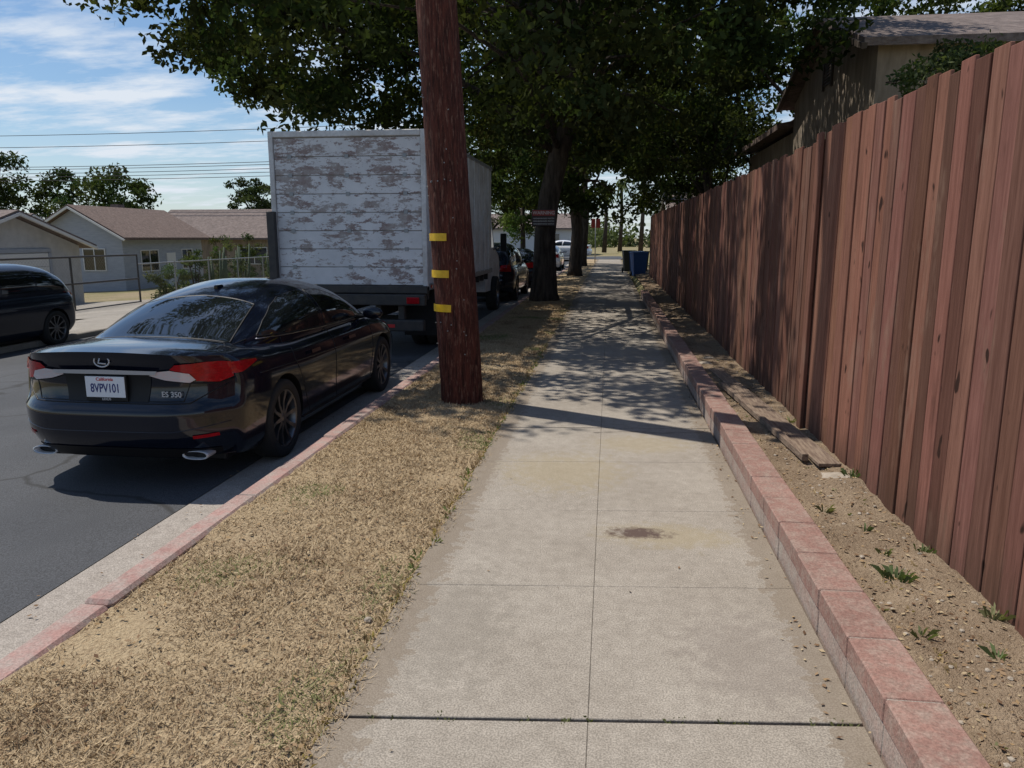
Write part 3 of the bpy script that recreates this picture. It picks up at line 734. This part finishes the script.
# ---------------------------------------------------------------- trees
def leaves(name,cent,size,parent,cols,asp=.45):
    n=len(cent); d=rng.normal(size=(n,3)); d/=np.linalg.norm(d,axis=1)[:,None]
    e_=rng.normal(size=(n,3)); e_-=d*(e_*d).sum(1)[:,None]; e_/=np.linalg.norm(e_,axis=1)[:,None]
    s=(size*rng.uniform(.6,1.25,n))[:,None]*.5
    V=np.stack([cent-d*s,cent+e_*s*asp*1.0+d*s*.1,cent+d*s,cent-e_*s*asp+d*s*.1],1).reshape(-1,3)
    return quadmesh(name,V,LEAF,parent,cols,4)
def crown_pts(nc,per,c,r,flat=.62,shell=.55,cr_=(.45,.95),seed=0,pw=2.0,asym=False):
    g=np.random.default_rng(seed); P=[];K=[];cc=[]
    while len(cc)<nc:
        v=g.uniform(-1,1,3)
        p_=1.75 if (asym and v[0]<-.25 and v[1]<.1) else pw
        L_=(np.abs(v)**p_).sum()**(1/p_)
        lim=1+.22*mn.noise(Vector((v[0]*2.3+seed,v[1]*2.3,v[2]*2.3)))
        if L_>lim or L_<shell*g.random()**.6: continue
        if v[2]<-flat+.30*mn.noise(Vector((v[0]*4,v[1]*4,seed+3.))): continue
        cc.append(v)
    cc=np.array(cc); C_=cc*np.array(r)+np.array(c)
    for i in range(nc):
        m_=int(per*g.uniform(.5,1.4)); rad=g.uniform(*cr_)
        q=g.normal(size=(m_,3)); q/=np.linalg.norm(q,axis=1)[:,None]; q*=(g.random((m_,1))**.5)*rad; q[:,2]*=.65
        P.append(C_[i]+q); 
        b_=g.uniform(.6,1.35)*np.array([g.uniform(.85,1.2),1,g.uniform(.8,1.1)])
        K.append(np.repeat(b_[None],m_,0)*g.uniform(.75,1.25,(m_,1)))
    return np.concatenate(P),np.concatenate(K),C_
def tree(name,base,trunk,tr,c,r,nc,per,leaf,col,nl=14,flat=.62,shell=.5,seed=1,cr_=(.45,.95),pw=2.0,q0=.45,lim=.5,asp=.45,asym=False):
    e=empty(name,base); P,K,CC=crown_pts(nc,per,c,r,flat,shell,cr_,seed,pw,asym)
    leaves('crown',P,leaf,e,(K*np.array(col)).astype(np.float32),asp)
    random.seed(seed)
    V,F=tube_geo(trunk,tr,14,True,.06)
    n=len(trunk)
    idx=list(range(len(CC))); random.shuffle(idx)
    for k in idx[:nl]:
        tgt=Vector(CC[k]); q=random.uniform(q0,1); i=min(n-2,int(q*(n-1))); st=Vector(trunk[i]).lerp(Vector(trunk[i+1]),q*(n-1)-i)
        r0=tr[i]*lim*random.uniform(.6,1); m1=st.lerp(tgt,.35)+Vector((random.uniform(-.3,.3),random.uniform(-.3,.3),.10*(tgt-st).length)); m2=st.lerp(tgt,.7)+Vector((random.uniform(-.3,.3),random.uniform(-.3,.3),.08*(tgt-st).length))
        v2,f2=tube_geo([st,m1,m2,tgt],[r0,r0*.65,r0*.35,.015],8,True,.05,len(V)); V+=v2;F+=f2
    mesh('trunk',V,F,M_bark,e,True)
    return e
G1=(.042,.054,.023)
tree('street_tree',(-1.72,20.6,-.05),[(0,0,-.2),(-.02,0,.25),(0,0,.8),(.0,0,1.8),(.12,-.05,2.8),(.35,-.1,3.8),(.7,-.2,5.0),(.85,-.3,6.2),(.7,-.3,7.5)],[.50,.37,.31,.28,.27,.26,.24,.21,.15],(-1.9,-2.4,7.9),(8.6,9.8,4.5),590,200,.205,G1,30,.80,.35,3,(.55,1.1),2.6,.62,.45,.5,True)
tree('street_tree',(-1.5,34,-.05),[(0,0,-.2),(0,0,.4),(.1,0,2),(-.1,0,3.5),(0,0,5.5)],[.42,.30,.25,.22,.17],(.5,0,6.9),(7.0,6.5,4.5),240,150,.29,G1,14,.88,.3,4,(.6,1.1),2.5,.7,.45)
tree('street_tree',(-1.6,46,-.05),[(0,0,-.2),(0,0,.4),(.1,0,2),(.2,0,3.5),(0,0,5.5)],[.35,.28,.22,.2,.15],(-1,0,6.5),(6,6,3.8),130,120,.34,G1,10,.75,.3,5,(.6,1.1),2,.7,.45)
tree('yard_tree',(3.9,29,.05),[(0,0,-.1),(0,0,1.5),(-.4,-.3,3),(-.8,-.5,4.5)],[.2,.16,.12,.08],(-.8,0,5.0),(3.0,5.0,2.5),105,130,.17,(.05,.062,.028),24,.95,.2,6,(.4,.9),2.3)
tree('yard_tree',(8.5,31,.05),[(0,0,-.1),(0,0,2),(-.2,-.3,4),(-.3,-.5,7)],[.35,.3,.25,.15],(-1.5,0,8.5),(5.5,5,4.2),150,150,.24,(.055,.078,.028),14,.9,.3,7,(.5,1.0))
tree('yard_tree',(18,33,.05),[(0,0,-.1),(0,0,2),(-.2,-.3,4),(-.3,-.5,7)],[.35,.3,.25,.15],(-.5,0,9.5),(8.5,5,5.5),190,150,.27,(.06,.085,.03),14,.9,.3,8,(.5,1.0))
tree('yard_shrub',(4.05,10.4,.05),[(0,0,-.1),(0,0,1.5),(.05,0,2.5),(0,0,3.5)],[.07,.06,.05,.03],(0.1,0,3.42),(.72,.90,.55),52,110,.075,(.065,.088,.04),20,1,.1,9,(.14,.30))
tree('far_tree',(-44,62,-1.3),[(0,0,-.1),(0,0,2),(0,0,5)],[.4,.3,.2],(0,0,5.6),(4.8,4,3.2),90,110,.4,(.05,.07,.03),8,.9,.3,12,(.7,1.3))
tree('far_tree',(-54,60,-1.3),[(0,0,-.1),(0,0,2),(0,0,5)],[.4,.3,.2],(0,0,6.9),(6,4,3.6),90,110,.4,(.045,.062,.03),8,.9,.3,13,(.7,1.3))
tree('far_tree',(-32.5,68,-1.3),[(0,0,-.1),(0,0,2),(0,0,5)],[.3,.25,.2],(0,0,6.2),(2.6,2,2.2),50,110,.3,(.06,.075,.035),8,.9,.3,14,(.5,.8))
tree('street_tree',(-9.6,58,-.4),[(0,0,-.1),(0,0,2),(0,0,5)],[.3,.25,.2],(0,0,5.5),(4.2,4,3.4),110,110,.28,(.10,.14,.045),8,.9,.3,15,(.6,1.0))
tree('street_tree',(-5.6,50,-.3),[(0,0,-.1),(0,0,2),(0,0,4)],[.2,.16,.1],(0,0,3.9),(1.6,1.8,2.2),50,110,.22,(.10,.14,.045),8,1,.3,18,(.4,.7))
tree('street_tree',(5.5,50,0),[(0,0,-.1),(0,0,2),(0,0,5)],[.3,.25,.2],(-.8,0,4.8),(3.6,5,3.2),90,120,.28,(.055,.075,.03),8,.9,.3,16,(.6,1.0))
def shrub(name,loc,r,nc,per,leaf,col,seed):
    e=empty(name,loc); P,K,_c=crown_pts(nc,per,(0,0,r[2]*.8),r,.95,.2,(.2,.4),seed); leaves('foliage',P,leaf,e,(K*np.array(col)).astype(np.float32),.3)
    V,F=[],[]
    for k in range(6):
        v2,f2=tube_geo([(0,0,-.1),Vector(_c[k])*.5,_c[k]],[.04,.03,.01],6,True,0,len(V));V+=v2;F+=f2
    mesh('stems',V,F,M_bark,e)
for i,(x,y,r) in enumerate([(-18.2,30,(.8,.8,.9)),(-18.5,32.5,(.7,.9,1.3)),(-18.4,35,(.9,1,1.5)),(-18.6,38,(.8,.9,1.6)),(-19,42,(1,1.5,1.3)),(-18.4,46,(.9,1.6,1.6)),(-20,50,(1,1.6,1.5))]):
    shrub('yard_shrub',(x,y,-.9),r,26,70,.18,(.07,.09,.045),30+i)
M_cac=mk('cactus_green',(.07,.10,.06),.8)
for (x,y) in [(-18.0,33.6),(-18.3,36.6),(-18.1,40)]:
    e=empty('cactus_plant',(x,y,-.9)); V=[];F=[]
    for k in range(9):
        a=random.uniform(0,6.28);l=random.uniform(1.4,2.3)
        v2,f2=tube_geo([(.1*math.cos(a),.1*math.sin(a),0),(.35*math.cos(a),.35*math.sin(a),l*.4),(.42*math.cos(a),.42*math.sin(a),l)],[.06,.07,.03],7,True,0,len(V));V+=v2;F+=f2
    mesh('stems',V,F,M_cac,e,True)
P=[];K=[]
for i in range(150):
    x=random.uniform(-150,110); y=random.uniform(95,150); r=random.uniform(2,3.6); m_=150
    if -10<x<6: y+=40
    q=rng.normal(size=(m_,3)); q/=np.linalg.norm(q,axis=1)[:,None]; q*=rng.random((m_,1))**.4*r
    P.append(q+np.array([x,y,-.8+r*random.uniform(.55,.9)])); K.append(np.full((m_,3),random.uniform(.7,1.3))*np.array([.075,.09,.045]))
leaves('distant_trees',np.concatenate(P),.9,None,np.concatenate(K).astype(np.float32),.7)
for (x,y,h) in [(3.3,84,9.0),(1.2,92,8),(-.6,88,6.5)]:
    e=empty('palm_tree',(x,y,0)); tube('trunk',[(0,0,0),(.15,0,h*.5),(0,0,h)],[.28,.2,.17],M_bark,e,10)
    V=[];K=[]
    for k in range(26):
        th=random.uniform(0,6.28); el=random.uniform(-.5,1.1); L_=1.8
        for s_ in range(5):
            t0=s_/5;t1=(s_+1)/5
            def pt(t): return np.array([math.cos(th)*L_*t*math.cos(el),math.sin(th)*L_*t*math.cos(el),h+L_*t*math.sin(el)-1.3*t*t])
            sd=np.array([-math.sin(th),math.cos(th),0])*.22*(1-t0*.6); V+= [pt(t0)-sd,pt(t0)+sd,pt(t1)+sd*.8,pt(t1)-sd*.8]; K.append((.09,.11,.05))
    quadmesh('fronds',np.array(V),LEAF,e,np.array(K,dtype=np.float32))

# ---------------------------------------------------------------- houses
def gable_house(name,loc,wx,ly,zw,zr,wall,roof,axis='Y',ov=.45):
    e=empty(name,loc); g0=-.6
    if axis=='Y':
        V=[(0,0,g0),(wx,0,g0),(wx,0,zw),(wx/2,0,zr),(0,0,zw),(0,ly,g0),(wx,ly,g0),(wx,ly,zw),(wx/2,ly,zr),(0,ly,zw)]
        sl=(zr-zw)/(wx/2)
        R=[(-ov,-ov,zw-ov*sl),(wx/2,-ov,zr),(wx+ov,-ov,zw-ov*sl),(-ov,ly+ov,zw-ov*sl),(wx/2,ly+ov,zr),(wx+ov,ly+ov,zw-ov*sl)]
    else:
        V=[(0,ly,g0),(0,0,g0),(0,0,zw),(0,ly/2,zr),(0,ly,zw),(wx,ly,g0),(wx,0,g0),(wx,0,zw),(wx,ly/2,zr),(wx,ly,zw)]
        sl=(zr-zw)/(ly/2)
        R=[(-ov,ly+ov,zw-ov*sl),(-ov,ly/2,zr),(-ov,-ov,zw-ov*sl),(wx+ov,ly+ov,zw-ov*sl),(wx+ov,ly/2,zr),(wx+ov,-ov,zw-ov*sl)]
    F=[(0,1,2,3,4),(9,8,7,6,5),(1,6,7,2),(0,4,9,5),(2,7,8,3),(3,8,9,4)]
    mesh('walls',V,F,wall,e)
    t=.14; RV=[(a,b_,c+.03) for a,b_,c in R]+[(a,b_,c+.03+t) for a,b_,c in R]
    RF=[(0,1,4,3),(1,2,5,4),(6,9,10,7),(7,10,11,8),(0,6,7,1),(1,7,8,2),(3,4,10,9),(4,5,11,10),(0,3,9,6),(2,8,11,5)]
    mesh('roof',RV,RF,roof,e)
    for (a,b_) in ((0,1),(1,2),(3,4),(4,5)):
        p=Vector(R[a]);q=Vector(R[b_]); tube('barge_board',[p+Vector((0,0,.03)),q+Vector((0,0,.03))],.07,M_trim if wall is not M_stuccoT else M_btrim,e,4,smooth=False)
    return e
def window(e,face,a,b_,z0,z1,pos):
    p,s=pos
    def bx(n,a0,a1,zz0,zz1,t,m):
        lo,hi=sorted((p+.002*s,p+t*s))
        if face=='x': box(n,lo,hi,a0,a1,zz0,zz1,m,e)
        else: box(n,a0,a1,lo,hi,zz0,zz1,m,e)
    bx('glazing',a+.05,b_-.05,z0+.05,z1-.05,.015,M_glass)
    bx('frame_l',a,a+.05,z0,z1,.05,M_trim); bx('frame_r',b_-.05,b_,z0,z1,.05,M_trim); bx('frame_t',a+.052,b_-.052,z1-.05,z1,.05,M_trim); bx('frame_b',a+.052,b_-.052,z0,z0+.05,.05,M_trim); bx('mullion',(a+b_)/2-.025,(a+b_)/2+.025,z0+.052,z1-.052,.04,M_trim)
e=gable_house('garage',(-29,21.4,-.9),8,7,2.25,3.35,M_stuccoL,M_roof2,'X')
boxes('garage_door',[(8.01,8.05,1.6,5.2,.0+i*.5,.49+i*.5) for i in range(4)],M_trim,e,.01)
boxes('door_surround',[(8.003,8.07,1.45,1.59,-.1,2.0),(8.003,8.07,5.21,5.35,-.1,2.0),(8.003,8.07,1.45,5.35,2.02,2.16)],M_stuccoB,e,.005)
e=gable_house('blue_house',(-30.8,38,-1.3),5.2,8,3.05,4.5,M_stuccoB,M_roof,'Y')
window(e,'y',2.9,4.2,1.2,2.4,(0,-1)); window(e,'y',.8,1.9,1.2,2.4,(0,-1)); window(e,'x',1.5,3.2,1.1,2.3,(5.2,1)); window(e,'x',5.6,6.8,1.1,2.3,(5.2,1))
box('front_door',5.203,5.25,4.0,4.9,0,2.1,M_trim,e)
box('porch_step',5.3,6.5,3.6,5.3,-.1,.2,M_conc,e)
box('chimney',1.3,1.8,5,5.6,3.2,4.9,M_roof2,e)
e=gable_house('bungalow',(-33,52,-1.3),12,8,3.0,4.9,M_stuccoT,M_roof2,'X')
window(e,'y',2,4,1.1,2.3,(0,-1)); window(e,'y',7,9,1.1,2.3,(0,-1)); window(e,'x',2,4,1.1,2.3,(12,1))
e=gable_house('bungalow',(-26,66,-1.2),11,8,2.8,4.2,M_stuccoL,M_roof,'X'); window(e,'y',2,4,1.1,2.3,(0,-1))
e=gable_house('bungalow',(-50,44,-1.3),11,8,2.8,4.4,M_stuccoL,M_roof2,'X'); window(e,'y',7,9,1.1,2.3,(0,-1))
e=gable_house('tan_house',(4.75,15.4,.1),9,6.4,5.0,6.12,M_stuccoT,M_roof2,'X',.35)
boxes('gable_vent',[(-.03,-.003,2.95,3.5,4.9+i*.07,4.95+i*.07) for i in range(8)],M_btrim,e); boxes('vent_frame',[(-.05,-.003,2.86,2.94,4.82,5.5),(-.05,-.003,3.51,3.59,4.82,5.5)],M_btrim,e)
window(e,'x',1.5,2.9,2.4,3.8,(0,-1))
V=[(.1,6.45,-.6),(.1,13.4,-.6),(.1,13.4,4.35),(.1,6.45,4.35),(6,6.45,-.6),(6,13.4,-.6),(6,13.4,5.3),(6,6.45,5.3)]
mesh('wing_walls',V,[(0,3,2,1),(1,2,6,5),(4,5,6,7),(0,4,7,3)],M_stuccoT,e)
V=[(-.4,6.42,4.38),(-.4,13.7,4.38),(6,13.7,5.5),(6,6.42,5.5)]; V+= [(a,b_,c+.15) for a,b_,c in V]
mesh('wing_roof',V,[(0,1,2,3),(7,6,5,4),(0,4,5,1),(1,5,6,2),(2,6,7,3),(3,7,4,0)],M_roof,e)
e=gable_house('bungalow',(3.4,41,.1),9,8,2.7,3.9,M_stuccoL,M_roof2,'X'); window(e,'x',2,3.6,1.1,2.2,(0,-1))
e=gable_house('bungalow',(6,76,.0),10,8,2.8,4.2,M_stuccoL,M_roof,'X'); window(e,'y',2,4,1.1,2.3,(0,-1))
e=gable_house('bungalow',(-13,78,-.2),10,8,2.8,4.2,M_trim,M_roof2,'X'); window(e,'y',6,8,1.1,2.3,(0,-1))

def linkmesh(name,w,x,zb,a,b_,h):
    V=[]; s_=.13; n_=int((b_-a)/s_)
    for i in range(-11,n_):
        for sg in (0,1):
            y0=a+i*s_; y1=y0+h; z0_,z1_=(0,h) if sg==0 else (h,0)
            if y0<a: 
                t=(a-y0)/h; z0_=z0_+(z1_-z0_)*t; y0=a
            if y1>b_:
                t=(b_-y0)/(y1-y0); z1_=z0_+(z1_-z0_)*t; y1=b_
            V+=[(x,y0,zb+z0_-.003),(x,y1,zb+z1_-.003),(x,y1,zb+z1_+.003),(x,y0,zb+z0_+.003)]
    quadmesh(name,np.array(V),M_galv,w)
w=empty('chain_link_fence'); x=-17.0; zb=-.70
V=[];F=[]
for y in np.arange(18.0,60,2.6):
    if 19<y<26: continue
    v2,f2=tube_geo([(x,y,zb-.3),(x,y,zb+1.45)],.032,8,True,0,len(V));V+=v2;F+=f2
for (a,b_) in ((14,19.0),(26,60)):
    v2,f2=tube_geo([(x,a,zb+1.42),(x,b_,zb+1.42)],.024,6,True,0,len(V));V+=v2;F+=f2
    linkmesh('wire_mesh',w,x,zb,a,b_,1.4)
mesh('posts_and_rail',V,F,M_galv,w)
w=empty('driveway_gate'); V=[];F=[]
for p in ([(x,19.1,zb-.1),(x,19.1,zb+1.75),(x,26,zb+1.75),(x,26,zb-.1)],[(x,19.1,zb+.05),(x,26,zb+.05)],[(x,22.5,zb-.1),(x,22.5,zb+1.75)],[(x,19.1,zb+.9),(x,26,zb+.9)]):
    v2,f2=tube_geo(p,.035,8,True,0,len(V));V+=v2;F+=f2
mesh('gate_frame',V,F,M_dark,w); linkmesh('wire_mesh',w,x,zb,19.1,26,1.7)

w=empty('power_line'); V=[];F=[]
for k,(dz,dy) in enumerate([(0,0),(.3,.3),(.5,-.3),(.85,.2),(1.0,-.2),(2.5,0),(3.4,.2)]):
    pts=[(x_,56+dy,6.0+dz+(x_+40)*.012+ .6*((x_+32)/36)**2) for x_ in np.linspace(-70,4,40)]
    v2,f2=tube_geo(pts,.022,5,False,0,len(V));V+=v2;F+=f2
for px_ in (-70,4):
    v2,f2=tube_geo([(px_,56,-1.5),(px_,56,10.5)],[.18,.13],10,True,0,len(V));V+=v2;F+=f2
mesh('cables_and_poles',V,F,M_dark,w)
tube('utility_pole',[(-38,60,-1.3),(-38,60,4.0)],[.12,.09],M_bark,None,8)

w=empty('warning_sign',(-1.72,20.20,2.17))
box('panel',-.31,.31,-.012,.012,-.21,.21,M_sign,w,.006)
box('red_band',-.29,.29,-.018,-.013,.05,.19,M_signr,w)
text('sign_text','WARNING',.12,(0,-.020,.12),(math.radians(90),0,0),M_trim,w)
for zz in (-.02,-.09,-.16): text('sign_line','NEIGHBORHOOD WATCH',.045,(0,-.016,zz),(math.radians(90),0,0),M_trim,w)
box('bracket',-.03,.03,.013,.2,-.1,.1,M_dark,w)
def bin_(loc,mat,rz=0):
    e=empty('wheelie_bin',loc,(0,0,rz))
    V=[(-.24,-.26,.06),(.24,-.26,.06),(.24,.24,.06),(-.24,.24,.06),(-.31,-.36,1.0),(.31,-.36,1.0),(.31,.34,1.0),(-.31,.34,1.0)]
    mesh('body',V,BOXF,mat,e); box('lid',-.33,.33,-.39,.36,1.003,1.06,mat,e,.02); tube('handle',[(-.28,.42,.98),(.28,.42,.98)],.018,mat,e,8)
    for s_ in (-1,1): lathe('wheel',[(-.03,.0),(-.03,.12),(.03,.12),(.03,0)],M_rub,e,'X',18,(s_*.28,.24,.12))
bin_((1.25,33.5,.0),M_bluebin,.2); bin_((1.2,34.6,.0),M_bluebin,-.1); bin_((.95,37.5,.0),M_binblk,.1); bin_((1.45,35.8,.0),M_binblk,.1)
w=empty('street_sign',(-.95,52,0)); tube('post',[(0,0,0),(0,0,2.9)],.035,M_galv,w,8); box('plate',-.3,.3,-.01,.01,2.3,2.9,M_signr,w,.01)

# ---------------------------------------------------------------- light
EL=math.radians(63); hz=Vector((-.915,.404,0)).normalized()
sd=Vector((hz.x*math.cos(EL),hz.y*math.cos(EL),math.sin(EL)))
sl=bpy.data.lights.new('sun','SUN'); sl.energy=4.6; sl.angle=math.radians(.53); sl.color=(1,.935,.84)
so=bpy.data.objects.new('sun',sl); so.rotation_euler=sd.to_track_quat('Z','Y').to_euler(); so.location=(-20,10,30); C.objects.link(so)
W=bpy.data.worlds.new('World'); S.world=W; W.use_nodes=True; nt=W.node_tree; nt.nodes.clear()
out=N(nt,'ShaderNodeOutputWorld'); bg=N(nt,'ShaderNodeBackground'); sk=N(nt,'ShaderNodeTexSky',sky_type='NISHITA'); sk.sun_disc=False
sk.sun_elevation=EL; sk.sun_rotation=math.atan2(hz.x,hz.y)%(2*math.pi); sk.air_density=1.0; sk.dust_density=.5; sk.ozone_density=2.0
tc=N(nt,'ShaderNodeTexCoord'); sx=N(nt,'ShaderNodeSeparateXYZ'); nt.links.new(tc.outputs['Generated'],sx.inputs[0])
az=N(nt,'ShaderNodeMath',operation='ADD'); nt.links.new(sx.outputs[2],az.inputs[0]); az.inputs[1].default_value=.12
dv=N(nt,'ShaderNodeVectorMath',operation='DIVIDE'); nt.links.new(tc.outputs['Generated'],dv.inputs[0])
cb=N(nt,'ShaderNodeCombineXYZ'); 
for i in range(3): nt.links.new(az.outputs[0],cb.inputs[i])
nt.links.new(cb.outputs[0],dv.inputs[1])
nz=noise(nt,1.6,6,.62,vec=dv.outputs[0],stretch=(1,2.0,1)); msk=ramp(nt,nz,.44,.64,(0,0,0),(.95,.95,.95))
hzr=ramp(nt,sx.outputs[2],.0,.16,(.40,.40,.40),(0,0,0))
# clouds thin out overhead
top=ramp(nt,sx.outputs[2],.16,.42,(1,1,1),(.25,.25,.25))
msk=mix(nt,1.0,msk,top,'MULTIPLY')
mxm=N(nt,'ShaderNodeMath',operation='MAXIMUM'); nt.links.new(msk,mxm.inputs[0]); nt.links.new(hzr,mxm.inputs[1])
skc=mix(nt,1.0,sk.outputs[0],(.84,.96,1.06),'MULTIPLY')
colr=mix(nt,mxm.outputs[0],skc,(7.6,8.2,9.0))
nt.links.new(colr,bg.inputs['Color']); bg.inputs['Strength'].default_value=.10; nt.links.new(bg.outputs[0],out.inputs['Surface'])

# ---------------------------------------------------------------- camera
cd=bpy.data.cameras.new('camera'); cd.sensor_width=36; cd.lens=760/1024*36; cd.clip_end=3000; cd.clip_start=.05
co=bpy.data.objects.new('camera',cd); co.location=(0,0,1.66); co.rotation_euler=(math.radians(90-10.9),0,math.radians(7.2)); C.objects.link(co); S.camera=co
